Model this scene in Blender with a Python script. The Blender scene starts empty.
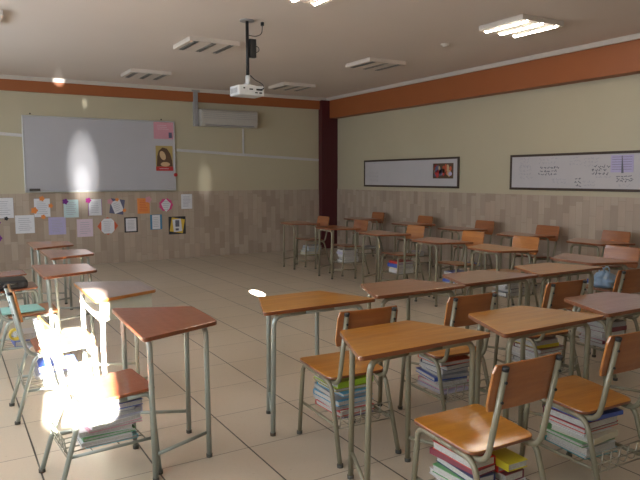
import bpy, bmesh, math, random
from mathutils import Vector, Matrix
random.seed(7)
C = bpy.context.scene.collection
PI = math.pi

# ------------------------------------------------------------------ materials
def new_mat(name):
    m = bpy.data.materials.new(name); m.use_nodes = True
    nt = m.node_tree; b = nt.nodes['Principled BSDF']
    return m, nt, b
def N(nt, t, **kw):
    n = nt.nodes.new(t)
    for k, v in kw.items(): setattr(n, k, v)
    return n
def math_(nt, op, a, b=None, c=None):
    n = N(nt, 'ShaderNodeMath', operation=op)
    for i, v in enumerate((a, b, c)):
        if v is None: continue
        if isinstance(v, (int, float)): n.inputs[i].default_value = v
        else: nt.links.new(v, n.inputs[i])
    return n.outputs[0]
def mix(nt, fac, a, b, mode='MIX'):
    n = N(nt, 'ShaderNodeMix', data_type='RGBA', blend_type=mode)
    for i, v in ((0, fac), (6, a), (7, b)):
        if isinstance(v, (int, float)): n.inputs[i].default_value = v
        elif isinstance(v, (tuple, list)): n.inputs[i].default_value = (*v[:3], 1)
        else: nt.links.new(v, n.inputs[i])
    return n.outputs[2]
def ramp(nt, fac, stops):
    r = N(nt, 'ShaderNodeValToRGB'); e = r.color_ramp.elements
    while len(e) < len(stops): e.new(0.5)
    for i, (p, c) in enumerate(stops):
        e[i].position = p; e[i].color = (*c, 1)
    nt.links.new(fac, r.inputs[0]); return r.outputs[0]
def noise(nt, vec, scale, detail=3, rough=.5):
    n = N(nt, 'ShaderNodeTexNoise'); n.inputs['Scale'].default_value = scale
    n.inputs['Detail'].default_value = detail; n.inputs['Roughness'].default_value = rough
    if vec: nt.links.new(vec, n.inputs['Vector'])
    return n.outputs[0]
def bump(nt, b, h, strength, dist=.002):
    n = N(nt, 'ShaderNodeBump'); n.inputs['Strength'].default_value = strength
    n.inputs['Distance'].default_value = dist
    nt.links.new(h, n.inputs['Height']); nt.links.new(n.outputs[0], b.inputs['Normal'])
def scalevec(nt, vec, s):
    n = N(nt, 'ShaderNodeMapping'); n.inputs['Scale'].default_value = s
    nt.links.new(vec, n.inputs['Vector']); return n.outputs[0]
def objco(nt): return N(nt, 'ShaderNodeTexCoord').outputs['Object']

def plain(name, col, rough=.5, metal=0, coat=0, var=.06, vs=30):
    m, nt, b = new_mat(name)
    co = objco(nt)
    f = noise(nt, co, vs, 2)
    d = tuple(c*(1-var) for c in col); l = tuple(min(1, c*(1+var)) for c in col)
    nt.links.new(mix(nt, f, d, l), b.inputs['Base Color'])
    b.inputs['Roughness'].default_value = rough; b.inputs['Metallic'].default_value = metal
    b.inputs['Coat Weight'].default_value = coat; b.inputs['Coat Roughness'].default_value = .15
    return m
def wood(name, dark, light, rough=.3, axis=0, coat=.8):
    m, nt, b = new_mat(name)
    co = objco(nt)
    oi = N(nt, 'ShaderNodeObjectInfo')
    off = N(nt, 'ShaderNodeVectorMath', operation='ADD'); nt.links.new(co, off.inputs[0])
    cmb = N(nt, 'ShaderNodeCombineXYZ'); r = math_(nt, 'MULTIPLY', oi.outputs['Random'], 40)
    for i in range(3): nt.links.new(r, cmb.inputs[i])
    nt.links.new(cmb.outputs[0], off.inputs[1])
    s = (2.2, 26, 26) if axis == 0 else (26, 2.2, 26)
    v = scalevec(nt, off.outputs[0], s)
    g = noise(nt, v, 1, 5, .65)
    g2 = noise(nt, scalevec(nt, off.outputs[0], (5, 9, 9)), 1, 3)
    c1 = ramp(nt, g, [(.3, dark), (.7, light)])
    c2 = mix(nt, math_(nt, 'MULTIPLY', g2, .45), c1, dark, 'MIX')
    nt.links.new(c2, b.inputs['Base Color'])
    b.inputs['Roughness'].default_value = rough
    b.inputs['Coat Weight'].default_value = coat; b.inputs['Coat Roughness'].default_value = .13
    bump(nt, b, noise(nt, off.outputs[0], 22, 2), .4, .004)
    return m
M = {}
M['wood_honey'] = wood('wood_honey', (.48, .175, .020), (.74, .33, .048))
M['wood_orange'] = wood('wood_orange', (.36, .12, .022), (.54, .21, .045))
M['wood_brown'] = wood('wood_brown', (.32, .11, .04), (.48, .19, .075))
M['wood_rosy'] = wood('wood_rosy', (.30, .12, .07), (.48, .235, .15))
M['wood_red'] = wood('wood_red', (.25, .06, .025), (.37, .11, .05))
M['wood_dull'] = wood('wood_dull', (.25, .18, .15), (.36, .27, .23))
M['edge'] = wood('edge_varnish', (.16, .045, .015), (.27, .08, .025), .3)
M['back_board'] = wood('back_board', (.25, .075, .02), (.40, .135, .034), .35)
M['steel'] = plain('painted_tube', (.25, .225, .155), .38, .2, .2)
M['steel_light'] = plain('painted_tube_grey_green', (.34, .37, .33), .33, .25, .3)
M['cream_metal'] = plain('cream_metal', (.62, .62, .52), .45)
M['wire'] = plain('rack_wire', (.30, .28, .22), .35, .5)
M['black'] = plain('black_plastic', (.015, .015, .017), .45)
M['rubber'] = plain('dark_rubber', (.085, .078, .065), .7)
M['white_plastic'] = plain('white_plastic', (.62, .62, .62), .4)
M['grey_plastic'] = plain('grey_plastic', (.32, .31, .31), .5)
M['chrome'] = plain('reflector_metal', (.36, .35, .33), .3, .8)
M['light_housing'] = plain('light_housing', (.70, .62, .55), .6)
M['aluminium'] = plain('aluminium', (.60, .62, .64), .35, .8)
M['maroon'] = plain('maroon_paint', (.075, .008, .012), .5)
M['orange_paint'] = plain('orange_paint', (.33, .10, .028), .5, vs=3)
M['trim_paint'] = plain('trim_paint', (.60, .54, .48), .55)
M['frame_dark'] = plain('board_frame_brown', (.055, .032, .022), .45)
M['pages'] = plain('paper_pages', (.46, .44, .41), .8, var=.35, vs=160)
M['paper'] = plain('white_paper', (.72, .72, .76), .8)
M['ink'] = plain('ink', (.14, .14, .18), .8)
M['ink_soft'] = plain('ink_soft', (.40, .40, .46), .8)

def wall_mat():
    m, nt, b = new_mat('yellow_wall_paint')
    co = objco(nt)
    f = noise(nt, co, 1.3, 3)
    nt.links.new(mix(nt, f, (.47, .42, .295), (.53, .475, .34)), b.inputs['Base Color'])
    b.inputs['Roughness'].default_value = .42
    bump(nt, b, noise(nt, co, 60, 3), .12, .002)
    return m
M['wall'] = wall_mat()
def ceil_mat():
    m, nt, b = new_mat('ceiling_paint')
    co = objco(nt)
    nt.links.new(mix(nt, noise(nt, co, .9, 3), (.72, .635, .57), (.78, .69, .62)), b.inputs['Base Color'])
    b.inputs['Roughness'].default_value = .8
    bump(nt, b, noise(nt, co, 90, 3), .1, .002)
    return m
M['ceiling'] = ceil_mat()
def wains_mat(name, axis):
    m, nt, b = new_mat(name)
    co = objco(nt); s = N(nt, 'ShaderNodeSeparateXYZ'); nt.links.new(co, s.inputs[0])
    u = s.outputs[axis]; z = s.outputs[2]
    cu = math_(nt, 'DIVIDE', u, .10); col = math_(nt, 'FLOOR', cu)
    wn = N(nt, 'ShaderNodeTexWhiteNoise', noise_dimensions='1D'); nt.links.new(col, wn.inputs['W'])
    cz = math_(nt, 'ADD', math_(nt, 'DIVIDE', z, .31), wn.outputs['Value']); row = math_(nt, 'FLOOR', cz)
    cmb = N(nt, 'ShaderNodeCombineXYZ'); nt.links.new(col, cmb.inputs[0]); nt.links.new(row, cmb.inputs[1])
    w2 = N(nt, 'ShaderNodeTexWhiteNoise', noise_dimensions='2D'); nt.links.new(cmb.outputs[0], w2.inputs['Vector'])
    base = ramp(nt, w2.outputs['Value'], [(0, (.38, .295, .23)), (.4, (.45, .36, .285)), (.8, (.52, .43, .35)), (1, (.49, .38, .30))])
    vein = noise(nt, scalevec(nt, co, (9, 9, 3)), 1, 4, .6)
    base = mix(nt, vein, base, mix(nt, .45, base, (.26, .195, .145)))
    fu = math_(nt, 'ABSOLUTE', math_(nt, 'SUBTRACT', math_(nt, 'FRACT', cu), .5))
    fz = math_(nt, 'ABSOLUTE', math_(nt, 'SUBTRACT', math_(nt, 'FRACT', cz), .5))
    g = math_(nt, 'MAXIMUM', math_(nt, 'GREATER_THAN', fu, .485), math_(nt, 'GREATER_THAN', fz, .495))
    nt.links.new(mix(nt, g, base, (.30, .24, .18)), b.inputs['Base Color'])
    b.inputs['Roughness'].default_value = .38
    return m
M['wains_x'] = wains_mat('travertine_front', 0); M['wains_y'] = wains_mat('travertine_side', 1)
def floor_mat():
    m, nt, b = new_mat('floor_tiles')
    co = objco(nt); s = N(nt, 'ShaderNodeSeparateXYZ'); nt.links.new(co, s.inputs[0])
    cx = math_(nt, 'DIVIDE', math_(nt, 'SUBTRACT', s.outputs[0], 1.383 - 5.15), .515)
    cy = math_(nt, 'DIVIDE', math_(nt, 'SUBTRACT', s.outputs[1], 3.08 - 5.15), .515)
    cmb = N(nt, 'ShaderNodeCombineXYZ')
    nt.links.new(math_(nt, 'FLOOR', cx), cmb.inputs[0]); nt.links.new(math_(nt, 'FLOOR', cy), cmb.inputs[1])
    w = N(nt, 'ShaderNodeTexWhiteNoise', noise_dimensions='2D'); nt.links.new(cmb.outputs[0], w.inputs['Vector'])
    base = mix(nt, w.outputs['Value'], (.54, .455, .345), (.60, .505, .39))
    sp = noise(nt, co, 45, 4, .7)
    base = mix(nt, math_(nt, 'MULTIPLY', sp, .5), base, (.46, .385, .29))
    fx = math_(nt, 'ABSOLUTE', math_(nt, 'SUBTRACT', math_(nt, 'FRACT', cx), .5))
    fy = math_(nt, 'ABSOLUTE', math_(nt, 'SUBTRACT', math_(nt, 'FRACT', cy), .5))
    gx = math_(nt, 'GREATER_THAN', fx, .4915); gy = math_(nt, 'GREATER_THAN', fy, .494)
    c = mix(nt, math_(nt, 'MULTIPLY', gy, .75), base, (.10, .075, .055))
    c = mix(nt, gx, c, (.045, .035, .028))
    nt.links.new(c, b.inputs['Base Color'])
    nt.links.new(math_(nt, 'ADD', .22, math_(nt, 'MULTIPLY', sp, .16)), b.inputs['Roughness'])
    g = math_(nt, 'SUBTRACT', 1, math_(nt, 'MAXIMUM', gx, gy))
    bump(nt, b, g, .5, .002)
    return m
M['floor'] = floor_mat()
def emis(name, col, st):
    m, nt, b = new_mat(name)
    b.inputs['Base Color'].default_value = (.9, .9, .9, 1)
    b.inputs['Emission Color'].default_value = (*col, 1); b.inputs['Emission Strength'].default_value = st
    return m
TUBE = 30
M['tube_on'] = emis('lit_tube', (1, .90, .76), TUBE)
M['tube_off'] = plain('unlit_tube', (.75, .75, .75), .3)
M['whiteboard'] = plain('whiteboard_enamel', (.47, .465, .50), .24, vs=2)
M['board_white'] = plain('board_laminate', (.52, .50, .52), .5, vs=3)

# ------------------------------------------------------------------ mesh building
class MB:
    def __init__(s): s.bm = bmesh.new(); s.mats = []; s.cur = 0
    def mat(s, m):
        if m not in s.mats: s.mats.append(m)
        s.cur = s.mats.index(m); return s
    def box(s, c, d, rz=0, R=None):
        mt = Matrix.Translation(c) @ (R if R else Matrix.Rotation(rz, 4, 'Z')) @ Matrix.Diagonal((*d, 1))
        r = bmesh.ops.create_cube(s.bm, size=1, matrix=mt)
        for f in {f for v in r['verts'] for f in v.link_faces}: f.material_index = s.cur
        return s
    def cyl(s, a, b, r, n=16, r2=None, smooth=True):
        a = Vector(a); b = Vector(b); d = b - a
        q = d.to_track_quat('Z', 'Y').to_matrix().to_4x4()
        res = bmesh.ops.create_cone(s.bm, cap_ends=True, segments=n, radius1=r, radius2=r if r2 is None else r2,
                                    depth=d.length, matrix=Matrix.Translation((a+b)/2) @ q)
        for f in {f for v in res['verts'] for f in v.link_faces}:
            f.material_index = s.cur; f.smooth = smooth and len(f.verts) == 4
        return s
    def tube(s, pts, r, bend=.045, n=10, seg=6):
        P = [Vector(p) for p in pts]; path = [P[0]]
        for i in range(1, len(P)-1):
            a, b, c = P[i-1], P[i], P[i+1]
            u = (a-b); v = (c-b); k = min(bend, u.length*.48, v.length*.48)
            p0 = b + u.normalized()*k; p1 = b + v.normalized()*k
            for j in range(seg+1):
                t = j/seg; path.append(p0*(1-t)**2 + b*2*t*(1-t) + p1*t*t)
        path.append(P[-1])
        T = []
        for i in range(len(path)):
            a = path[max(0, i-1)]; b = path[min(len(path)-1, i+1)]; T.append((b-a).normalized())
        ref = Vector((0, 0, 1)) if abs(T[0].z) < .9 else Vector((1, 0, 0))
        nrm = T[0].cross(ref).normalized(); rings = []
        for i, p in enumerate(path):
            if i: nrm = (nrm - T[i]*nrm.dot(T[i])).normalized()
            bn = T[i].cross(nrm)
            rings.append([s.bm.verts.new(p + (nrm*math.cos(2*PI*k/n) + bn*math.sin(2*PI*k/n))*r) for k in range(n)])
        for i in range(len(rings)-1):
            for k in range(n):
                f = s.bm.faces.new((rings[i][k], rings[i][(k+1) % n], rings[i+1][(k+1) % n], rings[i+1][k]))
                f.smooth = True; f.material_index = s.cur
        for rg, fl in ((rings[0], 1), (rings[-1], 0)):
            f = s.bm.faces.new(rg[::-1] if fl else rg); f.material_index = s.cur
        return s
    def prism(s, poly, z0, z1, side=None):
        """polygon (x,y) extruded z0..z1; side = material for the side faces"""
        lo = [s.bm.verts.new((x, y, z0)) for x, y in poly]; hi = [s.bm.verts.new((x, y, z1)) for x, y in poly]
        f1 = s.bm.faces.new(hi); f2 = s.bm.faces.new(lo[::-1]); c = s.cur
        f1.material_index = f2.material_index = c
        if side is not None: s.mat(side)
        n = len(poly)
        for i in range(n):
            f = s.bm.faces.new((lo[i], lo[(i+1) % n], hi[(i+1) % n], hi[i])); f.material_index = s.cur
        s.cur = c; return s
    def build(s, name, mat=None, parent=None, bevel=0, loc=None, rot=None):
        if mat is not None and not s.mats: s.mats = [mat]
        bmesh.ops.recalc_face_normals(s.bm, faces=s.bm.faces)
        me = bpy.data.meshes.new(name); s.bm.to_mesh(me); s.bm.free()
        for m in s.mats: me.materials.append(M[m])
        o = bpy.data.objects.new(name, me); C.objects.link(o)
        if parent: o.parent = parent
        if loc is not None: o.location = loc
        if rot is not None: o.rotation_euler = rot
        if bevel:
            b = o.modifiers.new('bevel', 'BEVEL'); b.width = bevel; b.segments = 2; b.limit_method = 'ANGLE'
        return o
def rounded(poly, r, n=5):
    out = []; L = len(poly)
    for i in range(L):
        a, b, c = Vector(poly[i-1]), Vector(poly[i]), Vector(poly[(i+1) % L])
        k = r if not isinstance(r, (list, tuple)) else r[i]
        p0 = b + (a-b).normalized()*k; p1 = b + (c-b).normalized()*k
        for j in range(n+1):
            t = j/n; q = p0*(1-t)**2 + b*2*t*(1-t) + p1*t*t; out.append((q.x, q.y))
    return out
def tag(o, label=None, cat=None, group=None, kind=None):
    if label: o['label'] = label
    if cat: o['category'] = cat
    if group: o['group'] = group
    if kind: o['kind'] = kind
    return o
def empty(name, label, cat, loc=(0, 0, 0), rz=0, group=None):
    o = bpy.data.objects.new(name, None); C.objects.link(o); o.empty_display_size = .1
    o.location = loc; o.rotation_euler = (0, 0, rz); return tag(o, label, cat, group)
def kids(o): return [c for c in bpy.data.objects if c.parent == o]
def copy_tree(o, parent=None):
    c = o.copy(); C.objects.link(c); c.parent = parent
    for ch in kids(o): copy_tree(ch, c)
    return c

# ------------------------------------------------------------------ room shell
W, D, L, B, H = 7.1, 11.24, -1.9, -1.6, 3.11
def struct(mb, name, mat=None, parent=None, bevel=0):
    o = mb.build(name, mat, parent, bevel)
    if not parent: o['kind'] = 'structure'
    return o
def bx(x0, x1, y0, y1, z0, z1, mb=None):
    mb = mb or MB(); return mb.box(((x0+x1)/2, (y0+y1)/2, (z0+z1)/2), (x1-x0, y1-y0, z1-z0))
struct(bx(L-.2, W+.2, B-.2, D+.2, -.15, 0), 'floor', 'floor')
struct(bx(L-.2, W+.2, B-.2, D+.2, H, H+.15), 'ceiling', 'ceiling')
struct(bx(L, W, D, D+.18, 0, H), 'wall_front', 'wall')
struct(bx(W, W+.18, B-.18, D+.18, 0, H), 'wall_right', 'wall')
# unseen back wall; its high slit is added and sized to shape the sun patch
SX0, SX1 = -.50, -.15
back = bx(L, SX0, B-.18, B, 0, H); bx(SX1, W, B-.18, B, 0, H, back); bx(SX0, SX1, B-.18, B, 2.93, H, back); bx(SX0, SX1, B-.18, B, 0, 2.03, back)
struct(back, 'wall_back', 'wall')
# left wall with three window openings
WIN = [(-.6, 2.0), (3.0, 5.6), (6.6, 9.2)]
lw = bx(L-.18, L, B-.18, D+.18, 0, 1.1); bx(L-.18, L, B-.18, D+.18, 2.55, H, lw)
edges = [B-.18] + [v for w in WIN for v in w] + [D+.18]
for i in range(0, len(edges), 2): bx(L-.18, L, edges[i], edges[i+1], 1.1, 2.55, lw)
struct(lw, 'wall_left', 'wall')
m, nt, b = new_mat('frosted_pane')
b.inputs['Base Color'].default_value = (.8, .85, .88, 1); b.inputs['Roughness'].default_value = .5
b.inputs['Emission Color'].default_value = (.80, .90, 1, 1); b.inputs['Emission Strength'].default_value = 2.2
M['pane'] = m
for i, (a, c) in enumerate(WIN):
    f = MB()
    for y in (a+.03, (a+c)/2, c-.03): f.box((L-.09, y, 1.825), (.06, .06, 1.45))
    for z in (1.13, 2.52): f.box((L-.09, (a+c)/2, z), (.06, c-a-.12, .06))
    fo = struct(f, 'window_%d' % (i+1), 'aluminium')
    g = MB(); g.box((L-.09, (a+c)/2, 1.825), (.01, c-a-.06, 1.4)); g.build('pane', 'pane', fo)
# skirting stone facing
ZW = 1.238
struct(bx(L, 6.72, D-.012, D, 0, ZW), 'trim_1', 'wains_x')
struct(bx(W-.012, W, B, D-.14, 0, ZW), 'trim_2', 'wains_y')
# orange beams and pale cove strips
struct(bx(L, 6.9, D-.05, D, 2.872, 3.046), 'trim_3', 'orange_paint')
struct(bx(6.9, W, B, D-.145, 2.692, 3.05), 'trim_4', 'orange_paint', bevel=.004)
struct(bx(L, 6.85, D-.07, D, 3.046, H), 'trim_5', 'trim_paint')
struct(bx(6.87, W, B, D-.07, 3.05, H), 'trim_6', 'trim_paint')
struct(bx(6.72, W, D-.14, D, 0, 3.05), 'trim_7', 'maroon')

# ------------------------------------------------------------------ ceiling lights
def luminaire(on):
    r = empty('ceiling_light', 'x', 'ceiling light')
    b = MB(); h = .052; hw = .31
    b.box((0, 0, -.005), (2*hw, .60, .010))
    for sx in (-1, 1): b.box((sx*(hw-.006), 0, -h/2), (.012, .60, h))
    for sy in (-1, 1): b.box((0, sy*.294, -h/2), (2*hw-.024, .012, h))
    sl = .038
    for x0, x1 in ((-hw+.01, -.22-sl), (-.22+sl, -sl), (sl, .22-sl), (.22+sl, hw-.01)):
        b.box(((x0+x1)/2, 0, -h+.004), (x1-x0, .58, .006))
    b.build('housing', 'light_housing', r)
    for i in (-1, 0, 1):
        g = MB(); x = i*.22
        for sx in (-1, 1):
            g.box((x+sx*.026, 0, -.034), (.003, .56, .05), R=Matrix.Rotation(sx*math.radians(25), 4, 'Y'))
        if not on:
            for k in range(7): g.box((x, -.24+k*.08, -.05), (.06, .003, .014))
        g.build('reflector', 'chrome', r)
        t = MB(); zt = -.034 if not on else -.05
        t.cyl((x, -.278, zt), (x, .278, zt), .013 if not on else .019, 12)
        t.build('tube', 'tube_on' if on else 'tube_off', r)
    return r
LON, LOFF = luminaire(True), luminaire(False)
lights = [(2.76, 4.77, 1, 'lit three-tube ceiling light at the top edge, above the middle of the room'),
          (5.36, 4.77, 1, 'lit three-tube ceiling light near the right wall, its tubes fully in view'),
          (2.83, 7.38, 0, 'switched-off white ceiling light left of the hanging projector'),
          (5.37, 7.40, 0, 'switched-off ceiling light above the framed board with the small picture'),
          (2.80, 9.90, 0, 'switched-off ceiling light near the front wall, above the right half of the large whiteboard'),
          (5.40, 9.95, 0, 'switched-off ceiling light right behind the projector, near the maroon column'),
          (.28, 7.2, 0, 'switched-off ceiling light cut by the left edge of the photo'),
          ]
used = {0: False, 1: False}
for x, y, on, lab in lights:
    p = LON if on else LOFF
    o = p if not used[on] else copy_tree(p)
    used[on] = True; o.location = (x, y, H); tag(o, lab, 'ceiling light', 'ceiling lights')
d = MB(); d.cyl((0, 0, 0), (0, 0, -.018), .055, 24).cyl((0, 0, -.018), (0, 0, -.035), .04, 24, .028)
tag(d.build('smoke_detector', 'light_housing', loc=(5.37, 5.95, H)), 'small round white smoke detector on the ceiling', 'smoke detector')

# ------------------------------------------------------------------ projector
PX, PY = 2.79, 6.10
r = empty('projector_mount', 'black projector pole hanging from the ceiling', 'projector mount', (PX, PY, H))
MB().cyl((0, 0, 0), (0, 0, -.012), .075, 24).build('ceiling_plate', 'grey_plastic', r)
MB().cyl((0, 0, -.012), (0, 0, -.60), .017).build('pole', 'black', r)
t = MB(); t.cyl((0, 0, -.56), (0, 0, -.66), .024).box((0, 0, -.667), (.12, .10, .014))
for s in (-1, 1): t.tube([(0, 0, -.62), (s*.05, .02, -.665)], .006)
t.build('joint', 'white_plastic', r)
r = empty('projector', 'white projector hanging from the black ceiling pole', 'projector', (PX-.01, PY, H-.725), math.radians(3))
t = MB(); t.prism(rounded([(-.15, -.11), (.15, -.11), (.15, .11), (-.15, .11)], .025), -.05, .05)
t.build('body', 'white_plastic', r, .008)
t = MB(); t.cyl((-.07, .11, 0), (-.07, .145, 0), .035).build('lens', 'black', r)
t = MB()
for x, z, w, h in ((.085, .012, .07, .018), (.05, -.02, .03, .012), (.10, -.02, .03, .014), (-.01, .012, .04, .014), (-.09, .02, .02, .014)):
    t.box((x, -.112, z), (w, .004, h))
t.build('connector_panel', 'black', r)
t = MB()
for k in range(5): t.box((-.151, -.06+k*.03, 0), (.004, .012, .05))
t.build('vent', 'grey_plastic', r)
r = empty('power_box', 'black flat power box strapped beside the projector pole', 'power box', (PX+.055, PY, H-.28))
MB().box((0, 0, 0), (.075, .05, .19)).build('box', 'black', r, .006)
MB().tube([(.037, 0, .03), (.075, 0, .02), (.08, 0, -.02), (.037, 0, -.04)], .004, .03).build('cord', 'black', r)
t = MB(); t.tube([(PX+.018, PY-.022, H-.56), (PX+.06, PY-.03, H-.60), (PX+.12, PY-.10, H-.65), (PX+.12, PY-.15, H-.70), (PX+.085, PY-.117, H-.715)], .005, .04)
tag(t.build('video_cable', 'black'), 'black cable looping from the pole into the back of the projector', 'cable')
t = MB(); t.tube([(PX+.018, PY, H-.15), (PX+.10, PY, H-.155), (PX+.17, PY, H-.12), (PX+.175, PY, H-.02)], .004, .04).cyl((PX+.175, PY, H), (PX+.175, PY, H-.035), .018)
tag(t.build('ceiling_cable', 'black'), 'short black cord running from the ceiling outlet to the projector pole', 'cable')

# ------------------------------------------------------------------ front wall fittings
YF = D
def onwall(name, lab, cat, x, z, y=YF, group=None): return empty(name, lab, cat, (x, y, z), 0, group)
M['ac_plastic'] = plain('ac_plastic', (.50, .475, .43), .45)
r = onwall('air_conditioner', 'long white wall air conditioner under the orange beam', 'air conditioner', 4.68, 2.585)
t = MB()
prof = [(0, -.155), (-.17, -.155), (-.205, -.09), (-.21, .12), (-.17, .155), (0, .155)]
bmv = t.bm
va = [[bmv.verts.new((sx*.565, y, z)) for y, z in prof] for sx in (-1, 1)]
bmv.faces.new(va[0]); bmv.faces.new(va[1][::-1])
for i in range(6): bmv.faces.new((va[0][i], va[0][(i+1) % 6], va[1][(i+1) % 6], va[1][i]))
t.build('body', 'ac_plastic', r, .01)
t = MB()
for k in range(4): t.box((0, -.212, .10-k*.035), (1.06, .004, .006))
t.build('grille', 'grey_plastic', r)
MB().box((0, -.188, -.125), (.98, .006, .045), R=Matrix.Rotation(-.5, 4, 'X')).build('louver', 'grey_plastic', r)
r = onwall('pipe_cover', 'grey vertical pipe cover left of the air conditioner', 'pipe cover', 4.06, 2.42)
MB().box((0, -.04, .32), (.085, .07, .62)).build('duct', 'grey_plastic', r, .006)
MB().box((0, -.045, .645), (.15, .085, .03)).build('ceiling_bracket', 'grey_plastic', r)
def strip(name, lab, a, b, h=.05):
    a = Vector((a[0], D-.012, a[1])); b = Vector((b[0], D-.012, b[1])); d = b-a
    R = Matrix.Rotation(-math.atan2(d.z, d.x), 4, 'Y')
    tag(MB().box((a+b)/2, (d.length, .02, h), R=R).build(name, 'cable_duct', bevel=.003), lab, 'cable duct', 'cable ducts on the front wall')
M['cable_duct'] = plain('cable_duct', (.58, .57, .58), .5)
strip('cable_duct', 'pale thin cable duct left of the large whiteboard', (-1.85, 2.36), (1.14, 2.175))
strip('cable_duct', 'long pale cable duct from the whiteboard to the maroon column', (3.69, 1.99), (6.71, 1.84))
strip('cable_duct', 'short vertical cable duct below the air conditioner', (5.02, 2.42), (5.021, 1.95), .03)

r = onwall('whiteboard', 'large white marker board with aluminium frame on the front wall', 'whiteboard', 2.405, 1.878)
MB().box((0, -.012, 0), (2.48, .02, 1.21)).build('writing_surface', 'whiteboard', r)
t = MB()
for s in (-1, 1):
    t.box((0, -.016, s*.612), (2.52, .03, .022)); t.box((s*1.249, -.016, 0), (.022, .03, 1.20))
t.build('frame', 'aluminium', r, .003)
MB().box((0, -.045, -.617), (2.40, .06, .012)).build('marker_tray', 'aluminium', r)
t = MB()
for x in (-1.13, 1.02): t.cyl((x, -.006, .65), (x, -.02, .65), .012)
t.build('hook', 'black', r)
r2 = empty('board_eraser', 'black board eraser on the left end of the whiteboard tray', 'eraser', (1.29, D-.05, 1.2685))
MB().box((0, 0, .022), (.16, .045, .03)).build('felt_pad', 'rubber', r2)
MB().box((0, 0, .043), (.16, .045, .012)).build('grip', 'black', r2, .003)
def sheet(mb, pts, y, th=.002):
    """polygon in x,z extruded towards the room at distance y from the wall"""
    a = [mb.bm.verts.new((x, -y, z)) for x, z in pts]; c = [mb.bm.verts.new((x, -y-th, z)) for x, z in pts]
    n = len(pts)
    for f in [mb.bm.faces.new(a), mb.bm.faces.new(c[::-1])] + [mb.bm.faces.new((a[i], c[i], c[(i+1) % n], a[(i+1) % n])) for i in range(n)]:
        f.material_index = mb.cur
    return mb
def rect(w, h, cx=0, cz=0, rot=0):
    c, s = math.cos(rot), math.sin(rot)
    return [(cx+x*c-z*s, cz+x*s+z*c) for x, z in ((-w/2, -h/2), (w/2, -h/2), (w/2, h/2), (-w/2, h/2))]
def blob(rx, rz, cx=0, cz=0, n=20, lobes=0, amp=0, rot=0):
    out = []
    for i in range(n):
        a = 2*PI*i/n; k = 1+amp*math.cos(lobes*a); x, z = rx*k*math.cos(a), rz*k*math.sin(a)
        out.append((cx+x*math.cos(rot)-z*math.sin(rot), cz+x*math.sin(rot)+z*math.cos(rot)))
    return out
def lines(mb, w, h, cx, cz, n, y, rot=0, seed=0):
    rr = random.Random(seed)
    for i in range(n):
        z = h/2 - (i+.5)*h/n; ww = w*rr.uniform(.6, 1); x = -(w-ww)/2*rr.uniform(0, 1)
        c, s = math.cos(rot), math.sin(rot)
        sheet(mb, rect(ww, .007, cx+x*c-z*s, cz+x*s+z*c, rot), y, .001)
    return mb
PAL = dict(pink=(.62, .30, .36), hotpink=(.65, .07, .24), magenta=(.50, .03, .30), purple=(.18, .03, .25), lilac=(.46, .42, .64),
           orange=(.75, .26, .07), redor=(.60, .12, .05), black=(.03, .03, .035), blue=(.06, .22, .38), yellow=(.72, .48, .06),
           slate=(.12, .12, .2), softpink=(.68, .55, .64), skin=(.55, .38, .22), hair=(.10, .055, .03), gold=(.42, .32, .12), red=(.48, .04, .04), cyan=(.55, .70, .72))
for k, v in PAL.items(): M['card_'+k] = plain('card_'+k, v, .75)
YB = .023   # in front of the whiteboard surface
r = onwall('pink_poster', 'pink poster at the top right corner of the whiteboard', 'poster', 3.46, 2.33, YF-YB)
sheet(MB(), rect(.36, .30), 0).build('sheet', 'card_pink', r)
lines(MB(), .24, .10, -.01, .06, 3, .003, seed=3).build('text_lines', 'card_softpink', r)
sheet(MB(), rect(.06, .10, .12, -.08), .003).build('picture', 'card_slate', r)
r = onwall('portrait_poster', 'poster of a veiled woman with a red caption band on the whiteboard', 'poster', 3.46, 1.84, YF-YB)
sheet(MB(), rect(.31, .44), 0).build('sheet', 'card_gold', r)
sheet(MB(), [(-.14, -.15), (-.13, .02), (-.10, .13), (-.03, .19), (.05, .17), (.11, .08), (.14, -.04), (.15, -.15)], .003).build('veil', 'card_hair', r)
sheet(MB(), blob(.05, .085, -.03, .045, 24, rot=.35), .006).build('face', 'card_skin', r)
sheet(MB(), blob(.085, .04, .015, -.11, 20), .005).build('shoulder', 'card_skin', r)
sheet(MB(), rect(.31, .075, 0, -.19), .008).build('caption_band', 'card_red', r)
lines(MB(), .2, .03, 0, -.19, 1, .010, seed=5).build('caption_line', 'card_softpink', r)
t = MB(); t.cyl((0, 0, 0), (0, -.02, 0), .032, 20)
tag(t.build('magnet', 'card_red', loc=(3.655, D-.032, 1.54)), 'round red magnet on the right frame of the whiteboard', 'magnet')

# paper crafts on the stone facing:  kind, x, z, w, h
YP = YF-.013
def craft(lab, x, z, w, h, back=None, bw=0, bh=0, brot=0, col='paper', rot=0, extra=(), shape=None, n=7, ink='ink_soft', bshape=None):
    w *= 1.1; h *= 1.08
    r = onwall('paper_craft', lab, 'wall paper', x, z, YP, 'paper crafts pinned below the whiteboard')
    if back: sheet(MB(), bshape or rect(bw, bh, rot=brot), 0).build('backing', back, r)
    sheet(MB(), shape or rect(w, h, rot=rot), .003).build('sheet', col, r)
    if n: lines(MB(), w*.7, h*.75, 0, 0, n, .006, rot, int(x*100)).build('text_lines', ink, r)
    for c, ex, ez, er in extra:
        sheet(MB(), blob(er, er, ex, ez, 20, 5, .18), .008).build('paper_flower', c, r)
from math import radians as rd
craft('white sheet with dark corner ornament at the left edge of the photo', 0.83, 1.012, .24, .30, 'card_slate', .27, .33, extra=[('card_black', .02, -.17, .03)])
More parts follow.
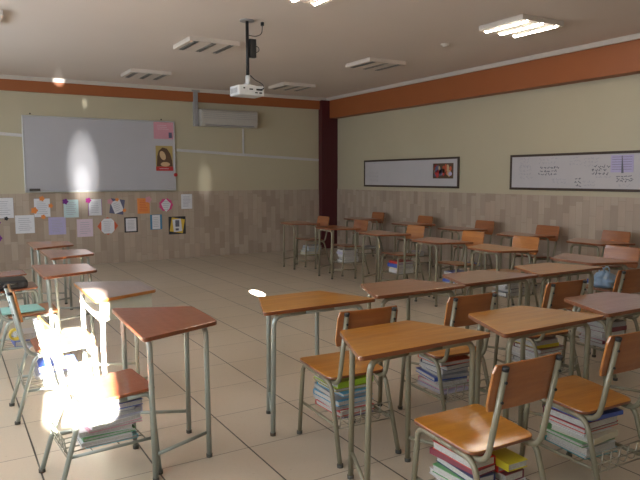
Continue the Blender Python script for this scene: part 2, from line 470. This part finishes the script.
craft('white sheet on dark card with orange paper flowers at its sides', 1.39, 1.001, .22, .28, 'card_slate', .24, .31, extra=[('card_orange', -.12, -.04, .05), ('card_orange', .13, .03, .035), ('card_orange', .0, .15, .04), ('card_orange', .01, -.15, .035)])
craft('pale sheet with a dark purple flower on its top left corner', 1.84, 0.975, .215, .28, col='card_cyan', extra=[('card_purple', -.09, .12, .045)])
craft('white sheet on purple card with a magenta flower at its top left', 2.23, 0.986, .19, .26, 'card_purple', .225, .28, extra=[('card_magenta', -.11, .12, .045)])
craft('tilted white sheet on slate card with pink and orange scraps', 2.6, 0.989, .15, .20, 'card_slate', .24, .26, -.15, rot=.35, extra=[('card_pink', -.12, .09, .045), ('card_orange', .0, .12, .03), ('card_orange', .12, -.07, .03)], n=5)
craft('orange paper sheet with a pink flower on its top right corner', 3.06, 0.988, .20, .255, 'card_slate', .215, .27, col='card_orange', extra=[('card_pink', .09, .11, .055)], ink='card_redor')
craft('white diamond sheet on a scalloped hot pink rosette', 3.47, 0.985, .16, .22, 'card_hotpink', bshape=blob(.125, .115, 0, .01, 40, 9, .06), shape=[(-.09, .03), (-.05, -.06), (0, -.115), (.06, -.06), (.09, .03), (.0, .12)], n=5)
craft('plain white sheet with a dark printed block, rightmost in the upper row', 3.86, 1.048, .19, .25, n=8, ink='ink_soft')
craft('white sheet in the lower row, first from the left', 1.12, 0.739, .26, .275, n=7)
craft('lavender sheet in the lower row', 1.61, 0.692, .245, .27, col='card_lilac', n=8)
craft('pinkish white sheet in the lower row, third from the left', 2.05, 0.638, .235, .28, col='card_softpink', n=6)
craft('white eight-sided sheet on a pointed red-orange star card', 2.43, 0.654, .20, .25, 'card_redor', bshape=[(-.175, 0), (-.11, .09), (0, .155), (.11, .09), (.175, 0), (.11, -.09), (0, -.155), (-.11, -.09)],
      shape=[(-.11, -.08), (-.06, -.13), (.06, -.13), (.11, -.08), (.11, .08), (.06, .13), (-.06, .13), (-.11, .08)], n=6)
craft('white sheet in a black card frame in the lower row', 2.83, 0.659, .165, .21, 'card_black', .235, .27, n=7)
craft('white sheet in a blue card frame in the lower row', 3.28, 0.69, .13, .235, 'card_blue', .215, .27, n=6)
r = onwall('paper_craft', 'black card with a tilted yellow sheet and a small dark silhouette, lowest on the right', 'wall paper', 3.67, .614, YP, 'paper crafts pinned below the whiteboard')
sheet(MB(), rect(.32, .325), 0).build('backing', 'card_black', r)
sheet(MB(), rect(.25, .26, rot=-.18), .003).build('yellow_sheet', 'card_yellow', r)
sheet(MB(), rect(.16, .23, rot=.1), .006).build('white_sheet', 'paper', r)
t = MB(); sheet(t, rect(.075, .12, 0, .035), .009); sheet(t, rect(.06, .04, -.005, -.075), .009); t.build('silhouette', 'ink', r)
craft('sheet with purple flowers cut by the left edge of the photo', .60, .66, .24, .28, col='card_softpink', extra=[('card_purple', .13, .12, .035), ('card_purple', .13, -.13, .045)], n=5)

# framed boards on the right wall
def sideboard(lab, y0, y1, z0, z1):
    r = empty('framed_board', lab, 'notice board', (W, (y0+y1)/2, (z0+z1)/2), PI/2*-1, None)
    w, h = y1-y0, z1-z0   # local +x runs to -Y, local -y points into the room (-X)
    MB().box((0, -.010, 0), (w-.05, .016, h-.05)).build('panel', 'board_white', r)
    t = MB()
    for s in (-1, 1):
        t.box((0, -.014, s*(h/2-.016)), (w, .028, .032)); t.box((s*(w/2-.016), -.014, 0), (.032, .028, h-.064))
    t.build('frame', 'frame_dark', r, .004)
    return r, w, h
def scribble(mb, cx, cz, w, h, rows, seed, y=.019, th=.0035):
    rr = random.Random(seed)
    for i in range(rows):
        z = cz + h/2 - (i+.5)*h/rows; x = cx - w/2*rr.uniform(.7, 1); xe = cx + w/2*rr.uniform(.6, 1)
        while x < xe:
            ln = rr.uniform(.02, .05); p = (x, z)
            for k in range(4):
                q = (x + ln*(k+1)/4, z + rr.uniform(-.4, .4)*h/rows)
                dx, dz = q[0]-p[0], q[1]-p[1]; l = math.hypot(dx, dz)
                sheet(mb, rect(l+.003, th, (p[0]+q[0])/2, (p[1]+q[1])/2, math.atan2(dz, dx)), y, .0008); p = q
            x += ln + rr.uniform(.012, .03)
    return mb
r, w, h = sideboard('long framed white board with a small picture at its right end', 7.48, 10.11, 1.305, 1.81)
scribble(MB(), -.80, .19, .7, .05, 1, 1).build('handwriting', 'ink_soft', r)
scribble(MB(), -1.0, -.06, .3, .22, 3, 2, th=.002).build('faint_handwriting', 'ink_soft', r)
pic = sheet(MB(), rect(.49, .25, .945, .03), .019).build('picture', 'card_hair', r)
t = MB(); rr = random.Random(5)
for c in ('card_skin', 'card_redor', 'card_lilac', 'card_slate', 'card_red'):
    t.mat(c)
    for k in range(5): sheet(t, blob(rr.uniform(.02, .05), rr.uniform(.03, .07), .945+rr.uniform(-.19, .19), .03+rr.uniform(-.05, .05), 10), .0215+.0011*k, .001)
t.build('picture_figures', None, pic)
r, w, h = sideboard('wide framed white board covered with handwriting, cut by the right edge', 3.30, 6.42, 1.305, 1.80)
ox = (3.30+6.42)/2   # local x = ox - y
def yy(px_y): return ox - px_y
dark = MB(); soft = MB()
for (px, zc, ww, hh, rows, isd, sd) in ((6.15, .14, .22, .14, 3, 0, 11), (6.15, .0, .24, .2, 4, 0, 12), (5.77, .15, .34, .10, 2, 0, 13), (5.76, .015, .34, .13, 3, 1, 14),
        (5.56, -.12, .26, .08, 2, 0, 15), (5.34, .14, .20, .12, 3, 0, 16), (5.10, .12, .24, .13, 3, 0, 17), (5.28, -.11, .10, .09, 2, 1, 18), (5.28, -.18, .06, .05, 1, 1, 19),
        (5.12, -.15, .18, .08, 2, 0, 20), (4.96, .02, .24, .14, 3, 1, 21), (4.88, -.07, .28, .03, 1, 0, 22), (4.63, -.09, .22, .09, 3, 1, 23), (4.62, -.17, .18, .05, 1, 0, 24),
        (4.2, .05, .3, .2, 4, 0, 25), (3.8, .0, .3, .25, 4, 1, 26)):
    scribble(dark if isd else soft, yy(px), zc, ww, hh, rows, sd, th=.008 if isd else .005)
dark.build('handwriting', 'ink', r); soft.build('faint_handwriting', 'ink_soft', r)
for o_ in kids(r):
    if 'handwriting' in o_.name: o_['kind'] = 'stuff'
ch = sheet(MB(), rect(.30, .21, yy(4.67), .093), .0185).build('printed_chart', 'card_lilac', r)
t = MB()
for k in range(6): sheet(t, rect(.26, .004, yy(4.67), .175-k*.03), .021, .001)
sheet(t, [(yy(4.67)-.004, .19), (yy(4.67)+.004, .19), (yy(4.66)+.018, -.02), (yy(4.66)-.012, -.02)], .022, .001)
t.build('chart_lines', 'ink', ch)

# ------------------------------------------------------------------ school desk (long side faces local -Y)
LS, SS, DP, TH, ZT = .785, .435, .43, .022, .747
trap = [(-LS/2, -DP/2), (LS/2, -DP/2), (SS/2, DP/2), (-SS/2, DP/2)]
def cap(x, y, leg): MB().cyl((x, y, 0), (x, y, .018), .0165, 12).build('foot_cap', 'rubber', leg)
def make_desk(topmat, steel):
    r = empty('school_desk', 'x', 'desk')
    MB().mat(topmat).prism(rounded(trap, [.035, .035, .03, .03]), ZT-TH, ZT, 'edge').build('tabletop', None, r, .006)
    R_ = .0145; zt = ZT-TH-R_-.001
    for sx in (-1, 1):
        lx, ly = sx*.305, -.168; kx, ky = sx*.175, .160
        cap(sx*.3135, -.158, MB().tube([(lx+sx*.008, ly+.010, .012), (lx, ly, zt), (sx*.10, ly, zt)], R_, .065).build('leg', steel, r))
        cap(sx*.1815, .164, MB().tube([(kx+sx*.006, ky+.004, .012), (kx, ky, zt), (sx*.05, ky, zt)], R_, .065).build('leg', steel, r))
        MB().tube([(lx+sx*.006, ly+.022, .135), (kx+sx*.005, ky-.011, .135)], .0095).build('side_rail', steel, r)
    MB().tube([(-.10, -.168, zt), (.10, -.168, zt)], R_).build('top_rail', steel, r)
    MB().tube([(-.05, .160, zt), (.05, .160, zt)], R_).build('top_rail', steel, r)
    return r
def make_box_desk():
    r = empty('box_desk', 'x', 'desk')
    MB().mat('wood_dull').prism(rounded(trap, [.035, .035, .03, .03]), ZT-TH, ZT, 'wood_orange').build('tabletop', None, r, .006)
    z1 = ZT-TH; z0 = z1-.13; t = MB()
    a = [(-.335, -.18), (.335, -.18), (.195, .185), (-.195, .185)]
    def wallseg(p, q):
        p = Vector(p); q = Vector(q); d = q-p
        t.box(((p.x+q.x)/2, (p.y+q.y)/2, (z0+z1)/2), (d.length, .006, z1-z0), math.atan2(d.y, d.x))
    wallseg(a[1], a[2]); wallseg(a[2], a[3]); wallseg(a[3], a[0])
    t.prism(a, z0-.003, z0+.003)
    t.build('book_box', 'cream_metal', r)
    for sx in (-1, 1):
        for x, y in ((sx*.325, -.165), (sx*.18, .17)):
            MB().tube([(x*1.02, y*1.02, 0), (x, y, z1-.002)], .0145).build('leg', 'cream_metal', r)
        MB().tube([(sx*.329, -.155, .14), (sx*.183, .16, .14)], .0095).build('side_rail', 'cream_metal', r)
    return r

# ------------------------------------------------------------------ school chair (faces local +Y)
def make_chair(seatmat, boardmat, steel):
    r = empty('school_chair', 'x', 'chair')
    hw, rw, hd = .192, .180, .178
    s = MB().mat(seatmat)
    s.prism(rounded([(-rw, -hd), (rw, -hd), (hw, hd), (-hw, hd)], [.05, .05, .03, .03]), -.008, .008, 'edge')
    o = s.build('seat', None, r, .005, (0, .055, .4405), (math.radians(3.5), 0, 0))
    R_ = .0125; T = .014
    zs = lambda y: .437 - .008 - R_ + y*math.tan(math.radians(3.5)) - .001
    for sx in (-1, 1):
        x = sx*.170; fx = sx*.182
        cap(fx, .2405, MB().tube([(fx, .240, .012), (x, .212, zs(.212)), (x, .09, zs(.09))], R_, .05).build('leg', steel, r))
        cap(fx, -.246, MB().tube([(fx, -.245, .012), (x, -.125, zs(-.125)), (x, -.01, zs(-.01))], R_, .05).build('leg', steel, r))
        MB().tube([(x, .09, zs(.09)), (x, -.01, zs(-.01))], R_).build('seat_rail', steel, r)
        px = sx*.1445
        p = MB().tube([(px, .0, zs(0)), (px, -.165, zs(-.165)-.006), (px, -.2475, .797)], R_, .075).build('back_post', steel, r)
        MB().cyl((px, -.247, .794), (px, -.2495, .809), .0135, 12).build('post_cap', 'black', p)
        for z in (.67, .75):
            yb = -.167-(z-.41)*.208-.012
            MB().cyl((px, yb, z), (px, yb-.006, z), .006, 8).build('bolt', 'black', p)
        # lower side rail carrying the rack
        MB().tube([(sx*.165, .225, .19), (sx*.165, -.195, .19)], .008).build('side_rail', steel, r)
    # curved back board
    b = MB().mat(boardmat); nx = 12; bw, bh = .368, .19
    grid = []
    def bp(u, v, t):
        w_ = bw/2*(1 - (.06*max(0, abs(2*v-1)-.7)/.3)**1) ; x = (2*u-1)*w_; cy = .012*(1-(2*u-1)**2)
        z = .625 + v*bh; y = -.167-(z-.41)*.208 + .016 - cy*.8 + t
        return (x, y, z)
    NX, NV = 12, 6
    fr = [[b.bm.verts.new(bp(i/NX, j/NV, .013)) for j in range(NV+1)] for i in range(NX+1)]
    bk = [[b.bm.verts.new(bp(i/NX, j/NV, 0)) for j in range(NV+1)] for i in range(NX+1)]
    for i in range(NX):
        for j in range(NV):
            for g, fl in ((fr, 0), (bk, 1)):
                q = (g[i][j], g[i+1][j], g[i+1][j+1], g[i][j+1])
                f = b.bm.faces.new(q[::-1] if fl else q); f.smooth = False
    b.mat('wood_orange')
    for i in range(NX):
        for j in (0, NV): b.bm.faces.new((fr[i][j], fr[i+1][j], bk[i+1][j], bk[i][j])).material_index = b.cur
    for j in range(NV):
        for i in (0, NX): b.bm.faces.new((fr[i][j], fr[i][j+1], bk[i][j+1], bk[i][j])).material_index = b.cur
    b.build('backrest', None, r, .004)
    # wire book rack
    w = MB(); z = .185
    for x in (-.15, -.09, -.03, .03, .09, .15): w.tube([(x, .19, z), (x, -.19, z), (x, -.205, z+.095)], .0032, .02, 6, 3)
    for y in (.19, .06, -.07, -.19): w.tube([(-.158, y, z-.004), (.158, y, z-.004)], .0035, n=6)
    for h in (.045, .095): w.tube([(-.158, -.20-h*.05, z+h), (.158, -.20-h*.05, z+h)], .0032, n=6)
    w.build('book_rack', 'wire', r)
    return r

# ------------------------------------------------------------------ placing desks
PI2 = PI/2
desk_protos = {}
def desk(x, y, rz, mat, steel, lab, group, dz=0):
    k = (mat, steel)
    if k not in desk_protos: o = desk_protos[k] = make_desk(mat, steel)
    else: o = copy_tree(desk_protos[k])
    o.location = (x, y, 0); o.rotation_euler = (0, 0, rz+math.radians(dz)); tag(o, lab, 'desk', group); return o
GC, GL, GR, GO = 'desks in the two middle rows', 'desks along the left side', 'desks in the inner row on the right', 'desks in the row by the right wall'
# middle rows facing the whiteboard
desk(1.85, 2.325, 0, 'wood_honey', 'steel', 'honey-coloured trapezoid desk at the left end of the nearest row, just beyond the closest chair', GC)
desk(2.655, 2.275, 0, 'wood_honey', 'steel', 'honey-brown trapezoid desk in the nearest row, second from the left', GC, 0)
desk(3.475, 2.29, 0, 'wood_rosy', 'steel', 'rosy trapezoid desk in the nearest row, cut by the right edge', GC, 0)
desk(1.885, 3.315, 0, 'wood_honey', 'steel_light', 'honey-coloured trapezoid desk at the left end of the second row, facing the open floor', GC, 0)
desk(2.70, 3.375, 0, 'wood_brown', 'steel', 'brown trapezoid desk in the second row, second from the left', GC, 0)
desk(3.495, 3.415, 0, 'wood_rosy', 'steel', 'rosy brown trapezoid desk in the second row, third from the left', GC, 0)
desk(4.29, 3.42, 0, 'wood_honey', 'steel', 'light honey trapezoid desk at the right end of the second row', GC, 0)
# left side
desk(.997, 3.275, -PI2, 'wood_red', 'steel_light', 'reddish-brown desk nearest on the left, standing alone with bright tube legs', GL, -2)
bd = make_box_desk(); bd.location = (.985, 4.36, 0); bd.rotation_euler = (0, 0, -PI2); tag(bd, 'dull grey-topped desk with a cream metal book box under its top', 'desk')
desk(.835, 5.50, -PI2, 'wood_brown', 'steel_light', 'brown desk right behind the box desk on the left', GL)
desk(1.045, 6.67, -PI2, 'wood_rosy', 'steel_light', 'pale desk second to last in the left row, toward the whiteboard wall', GL)
desk(1.02, 7.66, -PI2, 'wood_brown', 'steel_light', 'dark brown desk farthest in the left row, below the papers', GL)
# inner right row
for i, (x, y, m_, dz, lab) in enumerate([
        (4.99, 9.03, 'wood_orange', 0, 'small far desk standing in front of the maroon column, farthest of the inner right row'),
        (4.99, 7.88, 'wood_orange', 0, 'orange-edged desk second farthest in the inner right row'),
        (5.02, 6.77, 'wood_orange', 0, 'desk in the inner right row, third from the far end'),
        (4.98, 5.60, 'wood_brown', 0, 'brown desk with a shiny edge, fourth from the far end of the inner right row'),
        (4.97, 4.67, 'wood_honey', 0, 'honey-coloured desk in the inner right row, second from the near end'),
        (5.0, 3.62, 'wood_rosy', 0, 'pale rosy desk nearest in the inner right row, touching the second middle row')]):
    desk(x, y, PI2, m_, 'steel', lab, GR, dz)
for x, y, m_, lab in [(6.42, 9.30, 'wood_brown', 'farthest desk by the right wall, beside the maroon column'),
        (6.42, 7.88, 'wood_brown', 'desk by the right wall, second from the far end'),
        (6.40, 6.75, 'wood_brown', 'desk by the right wall below the gap between the two framed boards'),
        (6.40, 5.60, 'wood_brown', 'desk by the right wall under the left end of the handwritten board'),
        (6.40, 4.53, 'wood_brown', 'desk nearest by the right wall under the handwritten board')]:
    desk(x, y, PI2, m_, 'steel', lab, GO)

# ------------------------------------------------------------------ chairs with their stacks of books
BOOKCOL = dict(white=(.60, .59, .60), grey=(.30, .30, .32), lilac=(.45, .42, .55), red=(.55, .04, .03), orange=(.70, .10, .03), yellow=(.70, .58, .04), navy=(.03, .04, .12),
               blue=(.05, .10, .42), skyblue=(.08, .36, .58), cyan=(.25, .60, .70), teal=(.03, .28, .32), green=(.10, .32, .10), lime=(.38, .62, .04), purple=(.13, .09, .34),
               pink=(.60, .25, .32), maroon=(.20, .03, .05), black=(.02, .02, .025), olive=(.40, .34, .05), brown=(.16, .08, .05), cream=(.60, .55, .42))
for k, v in BOOKCOL.items(): M['cover_'+k] = plain('cover_'+k, v, .32, coat=.3)
ORD = ['topmost', 'second from the top', 'third from the top', 'fourth from the top', 'fifth from the top', 'sixth from the top', 'seventh from the top', 'eighth from the top', 'ninth from the top', 'lowest but one', 'lowest']
def book(w, d, h, cover, loc, rz, lab, group, detail):
    """w along spine normal, d along spine"""
    r = empty('book', lab, 'book', loc, rz, group)
    ct = min(.0025, h*.15)
    c = MB()
    c.box((0, 0, ct/2), (w, d, ct)).box((0, 0, h-ct/2), (w, d, ct)).box((-w/2+ct/2, 0, h/2), (ct, d, h-2*ct))
    c.build('cover', 'cover_'+cover, r)
    MB().box((.001, 0, h/2), (w-.008, d-.008, h-2*ct-.0004)).build('pages', 'pages', r)
    return r
chair_protos = {}
def chair(x, y, rz, mat, board, steel, lab, group, dz=0, sz=1, cols='', short='', seed=0, second=None, top=.385):
    k = (mat, board, steel)
    if k not in chair_protos: o = chair_protos[k] = make_chair(mat, board, steel)
    else: o = copy_tree(chair_protos[k])
    a = rz+math.radians(dz)
    o.location = (x, y, 0); o.rotation_euler = (0, 0, a); o.scale = (1, 1, sz); tag(o, lab, 'chair', group)
    rr = random.Random(seed)
    def stack(cols, ox, oy, spine, wmax, dmax, zt, tagt):
        names = cols.split(); n = len(names); z0 = .1895*sz; avail = zt*sz - z0
        th = [rr.uniform(.7, 1.5) for _ in names]; s_ = sum(th); th = [t*min(avail/s_, .034) for t in th]
        z = z0
        for i, c in enumerate(names):
            w = rr.uniform(.86, 1)*wmax; d = rr.uniform(.78, 1)*dmax
            lx, ly = ox+rr.uniform(-.014, .014), oy+rr.uniform(-.025, .025)
            ca, sa = math.cos(a), math.sin(a)
            pos = 'topmost' if i == n-1 else ('lowest' if i == 0 else ORD[n-1-i])
            book(w, d, th[i], c, (x+lx*ca-ly*sa, y+lx*sa+ly*ca, z), a+spine+rr.uniform(-.11, .11)+rr.choice((0, PI)),
                 '%s book, %s of %sstack, %s' % (c, pos, tagt, short), 'books in the %sstack under %s' % (tagt, short), True)
            z += th[i] + .0004
    if cols:
        if second:
            stack(cols, -.075, .03, 0, .125, .27, top, 'left ')
            stack(second, .07, .02, 0, .12, .27, top, 'right ')
        else:
            stack(cols, .0, .03, PI2, .265, .245, top, '')
    return o
KC, KL, KR, KO = 'chairs in the two middle rows', 'chairs along the left side', 'chairs in the inner row on the right', 'chairs against the right wall'
HO, OR, BB = 'wood_honey', 'wood_orange', 'back_board'
chair(1.868, 1.8, 0, HO, BB, 'steel', 'nearest wooden chair with its backrest to us and glare on the seat', KC, -1, cols='navy white green navy maroon red', second='grey white maroon red yellow', short='nearest chair', seed=4)
chair(2.605, 1.84, 0, HO, BB, 'steel', 'wooden chair cut by the right edge, blue and red books under it', KC, -2, cols='teal white green cream white red maroon blue', short='chair cut by right edge', seed=8)
chair(1.885, 2.85, 0, HO, BB, 'steel', 'wooden chair at the left end of the second row, lime green booklet in its stack', KC, -3.5, cols='purple red white skyblue grey skyblue olive lime', short='left end chair, second row', seed=3)
chair(2.63, 2.85, 0, HO, BB, 'steel', 'wooden chair of the second row with an orange-red book on its stack', KC, -4, cols='lilac pink white blue grey white navy orange', short='second chair, second row', seed=21)
chair(3.49, 2.87, 0, HO, BB, 'steel', 'wooden chair of the second row, third from the left, thick pale books below', KC, -4, cols='white grey brown white maroon yellow lilac', short='third chair, second row', seed=31)
chair(4.37, 2.96, 0, HO, BB, 'steel', 'wooden chair of the second row, farthest right, with pinkish books', KC, -4, cols='white maroon pink white maroon grey', short='last chair, second row', seed=41)
# left
chair(0.615, 3.20, -PI2, 'wood_red', BB, 'steel_light', 'reddish chair nearest on the left in the glare, stuffed with papers', KL, 4, cols='cyan white green white pink white lilac grey blue', short='nearest left chair', seed=51)
chair(.56, 4.30, -PI2, 'wood_red', OR, 'steel_light', 'reddish chair seen edge-on beside the cream box desk', KL, 0, cols='white grey blue', short='chair at box desk', seed=52)
chair(.50, 5.42, -PI2, 'wood_orange', OR, 'steel_light', 'chair seen edge-on at the left edge of the photo', KL, 0, cols='blue white', short='chair at left edge', seed=53)
chair(.50, 6.65, -PI2, 'wood_red', OR, 'steel_light', 'second farthest chair in the left row, with a dark bag on it', KL, 0)
chair(.50, 7.60, -PI2, 'wood_red', OR, 'steel_light', 'farthest chair in the left row', KL, 0)
# inner right, backs toward the wall
for i, (x, y, cols, lab, sh, dz) in enumerate([
        (5.34, 9.15, 'yellow cream skyblue grey', 'small far chair with its backrest against the maroon column', 'the farthest inner right chair', 0),
        (5.34, 8.02, 'grey white white lilac white', 'second farthest chair in the inner right row, white books below', 'second farthest inner right chair', 0),
        (5.36, 6.72, 'white cream blue red', 'orange-brown chair in the inner right row with a red book below', 'the third inner right chair', 0),
        (5.36, 5.62, 'white blue maroon blue', 'orange-brown chair in the inner right row, fourth from the far end', 'the fourth inner right chair', 0),
        (5.38, 4.82, 'grey black white white lilac', 'bright orange-brown chair in the inner right row, its board facing us squarely', 'the fifth inner right chair', 0),
        (5.36, 3.64, 'blue grey', 'orange-brown chair nearest in the inner right row, cut by the right edge', 'the nearest inner right chair', 0)]):
    chair(x, y, PI2, HO if i > 2 else OR, OR if 1 < i < 5 else BB, 'steel', lab, KR, dz, 1.01, cols, sh, 60+i)
for i, (x, y, cols, lab, sh) in enumerate([
        (6.64, 9.34, 'grey', 'farthest chair against the right wall, dark reddish board', 'the farthest wall chair'),
        (6.64, 8.02, 'white lilac', 'second farthest chair against the right wall', 'the second wall chair'),
        (6.64, 6.68, 'blue', 'chair against the right wall, third from the far end', 'the third wall chair'),
        (6.64, 5.55, 'grey white', 'chair with rounded board against the right wall, fourth from the far end', 'the fourth wall chair'),
        (6.64, 4.56, 'white blue', 'nearest chair against the right wall, under the handwritten board', 'the nearest wall chair')]):
    chair(x, y, PI2, OR, BB, 'steel', lab, KO, 0, 1.035, cols, sh, 80+i)

# loose things on the chairs
M['bag_plastic'] = plain('blue_plastic_bag', (.32, .48, .68), .3, coat=.4, vs=14, var=.3)
def lump(name, mat, lab, cat, loc, rx, ry, rz_, seed, pinch=.35, parts=True):
    bm = bmesh.new(); bmesh.ops.create_icosphere(bm, subdivisions=4, radius=1)
    rr = random.Random(seed); ph = [rr.uniform(0, 6) for _ in range(6)]
    for v in bm.verts:
        x, y, z = v.co
        k = 1 + .10*math.sin(5*x+ph[0])*math.sin(6*y+ph[1]) + .07*math.sin(9*z+ph[2]+3*x) + .05*math.sin(13*y+ph[3])
        w = 1 - pinch*max(0, z)
        v.co = Vector((x*rx*k*w, y*ry*k*w, (max(z, -.8)+.8)*rz_*(.9+.1*k)))
    for f in bm.faces: f.smooth = True
    me = bpy.data.meshes.new(name); bm.to_mesh(me); bm.free(); me.materials.append(M[mat])
    o = bpy.data.objects.new(name, me); C.objects.link(o); o.location = loc; return tag(o, lab, cat)
r = empty('plastic_bag', 'light blue plastic bag on the seat of the nearest inner right chair', 'bag', (5.30, 3.62, .455))
o = lump('bag_body', 'bag_plastic', None, None, (0, 0, 0), .12, .13, .09, 3, .5); o.parent = r
for s in (-1, 1): 
    MB().tube([(s*.03, -.03, .13), (s*.045, -.01, .19), (s*.04, .03, .185), (s*.03, .04, .13)], .006, .04, 8).build('handle', 'bag_plastic', r)
r = empty('schoolbag', 'dark flat bag on the second farthest chair of the left row', 'bag', (.50, 6.65, .448))
MB().prism(rounded([(-.15, -.17), (.15, -.17), (.15, .17), (-.15, .17)], .05), 0, .08).build('body', 'black', r, .02)
MB().tube([(-.05, -.165, .05), (-.05, -.20, .06), (.05, -.20, .06), (.05, -.165, .05)], .008, .03, 8).build('strap', 'rubber', r)
M['mint'] = plain('mint_card', (.34, .66, .60), .5)
r = empty('folder', 'mint green folder lying on the chair at the left edge', 'folder', (.46, 5.42, .4525), .1)
MB().box((0, 0, .006), (.34, .26, .012)).build('body', 'mint', r, .003)
MB().box((.1, .14, .006), (.10, .02, .006)).build('index_tab', 'mint', r)
M['tape'] = plain('yellow_tape', (.72, .55, .08), .4)
r = empty('tape_roll', 'yellow roll on the books under the chair at the left edge', 'tape roll', (.42, 5.30, .29))
bm = MB(); n = 28; prof = [(.030, -.028), (.045, -.028), (.045, .028), (.030, .028)]
rg = [[bm.bm.verts.new((y_, rr_*math.cos(2*PI*i/n), rr_*math.sin(2*PI*i/n))) for rr_, y_ in prof] for i in range(n)]
for i in range(n):
    for k in range(4):
        bm.bm.faces.new((rg[i][k], rg[i][(k+1) % 4], rg[(i+1) % n][(k+1) % 4], rg[(i+1) % n][k])).smooth = True
bm.build('tape_ring', 'tape', r, rot=(0, 0, PI2))
r = empty('crumpled_paper', 'white sheet hanging over the second farthest inner right desk', 'paper', (5.13, 7.75, .749), .4)
# small curled sheet
t = MB(); nx = 8
vs = [[t.bm.verts.new((-.10+.2*i/nx, y_, .002+.02*(1-math.cos(i/nx*2.2)))) for y_ in (-.14, .14)] for i in range(nx+1)]
vt = [[t.bm.verts.new((-.10+.2*i/nx, y_, .004+.02*(1-math.cos(i/nx*2.2)))) for y_ in (-.14, .14)] for i in range(nx+1)]
for i in range(nx):
    t.bm.faces.new((vs[i][0], vs[i][1], vs[i+1][1], vs[i+1][0])); t.bm.faces.new((vt[i][0], vt[i+1][0], vt[i+1][1], vt[i][1]))
bpy.data.objects.remove(r); t.bm.free()

# ------------------------------------------------------------------ light
def lamp(kind, name, loc, energy, col, rot=None, to=None, **kw):
    d = bpy.data.lights.new(name, kind); d.energy = energy; d.color = col
    for k, v in kw.items(): setattr(d, k, v)
    o = bpy.data.objects.new(name, d); C.objects.link(o); o.location = loc
    if to is not None: o.rotation_euler = (Vector(to)-Vector(loc)).to_track_quat('-Z', 'Y').to_euler()
    elif rot: o.rotation_euler = rot
    return o
SUN = Vector((.17, 1, -.36))
lamp('SUN', 'sun', (-2, -6, 6), 320, (1, .97, .90), to=Vector((-2, -6, 6))+SUN, angle=.02)
for i, (a, c) in enumerate(WIN):
    lamp('AREA', 'daylight_window', (L+.02, (a+c)/2, 1.82), 50, (.84, .92, 1), to=(2, (a+c)/2, .2), shape='RECTANGLE', size=c-a-.1, size_y=1.35)
# narrow spots added just inside the back wall, imitating bounced sun patches
lamp('SPOT', 'glint_floor', (2.2, -1.4, 2.95), 300000, (1, .98, .93), to=(3.42, 7.28, 0), spot_size=math.radians(.95), spot_blend=.2, shadow_soft_size=.01)

def glint(name, to, e, ang, sx, loc=(-.33, -1.55, 2.35)):
    o = lamp('SPOT', name, loc, e, (1, .98, .93), to=to, spot_size=math.radians(ang), spot_blend=1, shadow_soft_size=.01); o.scale = (sx, 1, 1)
glint('glint_board', (2.06, 11.24, 1.60), 4500, 7.0, .38)
glint('glint_board_low', (2.04, 11.24, 1.42), 3500, 3.2, .45)
glint('glint_trim', (1.73, 11.20, 3.08), 12000, .6, 1)
glint('glint_wall_top', (2.13, 11.24, 2.74), 2500, 1.0, .5)
glint('glint_wall', (4.23, 11.24, 1.42), 1500, 3.4, .42)
w = bpy.data.worlds.new('world'); bpy.context.scene.world = w; w.use_nodes = True
bg = w.node_tree.nodes['Background']; sky = w.node_tree.nodes.new('ShaderNodeTexSky')
sky.sky_type = 'HOSEK_WILKIE'; w.node_tree.links.new(sky.outputs[0], bg.inputs[0]); bg.inputs[1].default_value = .6

# ------------------------------------------------------------------ camera (calibrated)
cam = bpy.data.cameras.new('camera'); co = bpy.data.objects.new('camera', cam); C.objects.link(co)
cam.sensor_fit = 'HORIZONTAL'; cam.sensor_width = 36; cam.lens = 36*626/640
cam.clip_start = .05
R = Matrix([[0.857196, 0.054401, -0.512108], [-0.514981, 0.08489, -0.852988], [-0.00293, 0.994904, 0.100783]])
co.matrix_world = Matrix.Translation((0, 0, 1.5)) @ R.to_4x4()
bpy.context.scene.camera = co
vs = bpy.context.scene.view_settings
vs.view_transform = 'Standard'; vs.look = 'None'; vs.gamma = 1; vs.use_curve_mapping = False; vs.exposure = .55
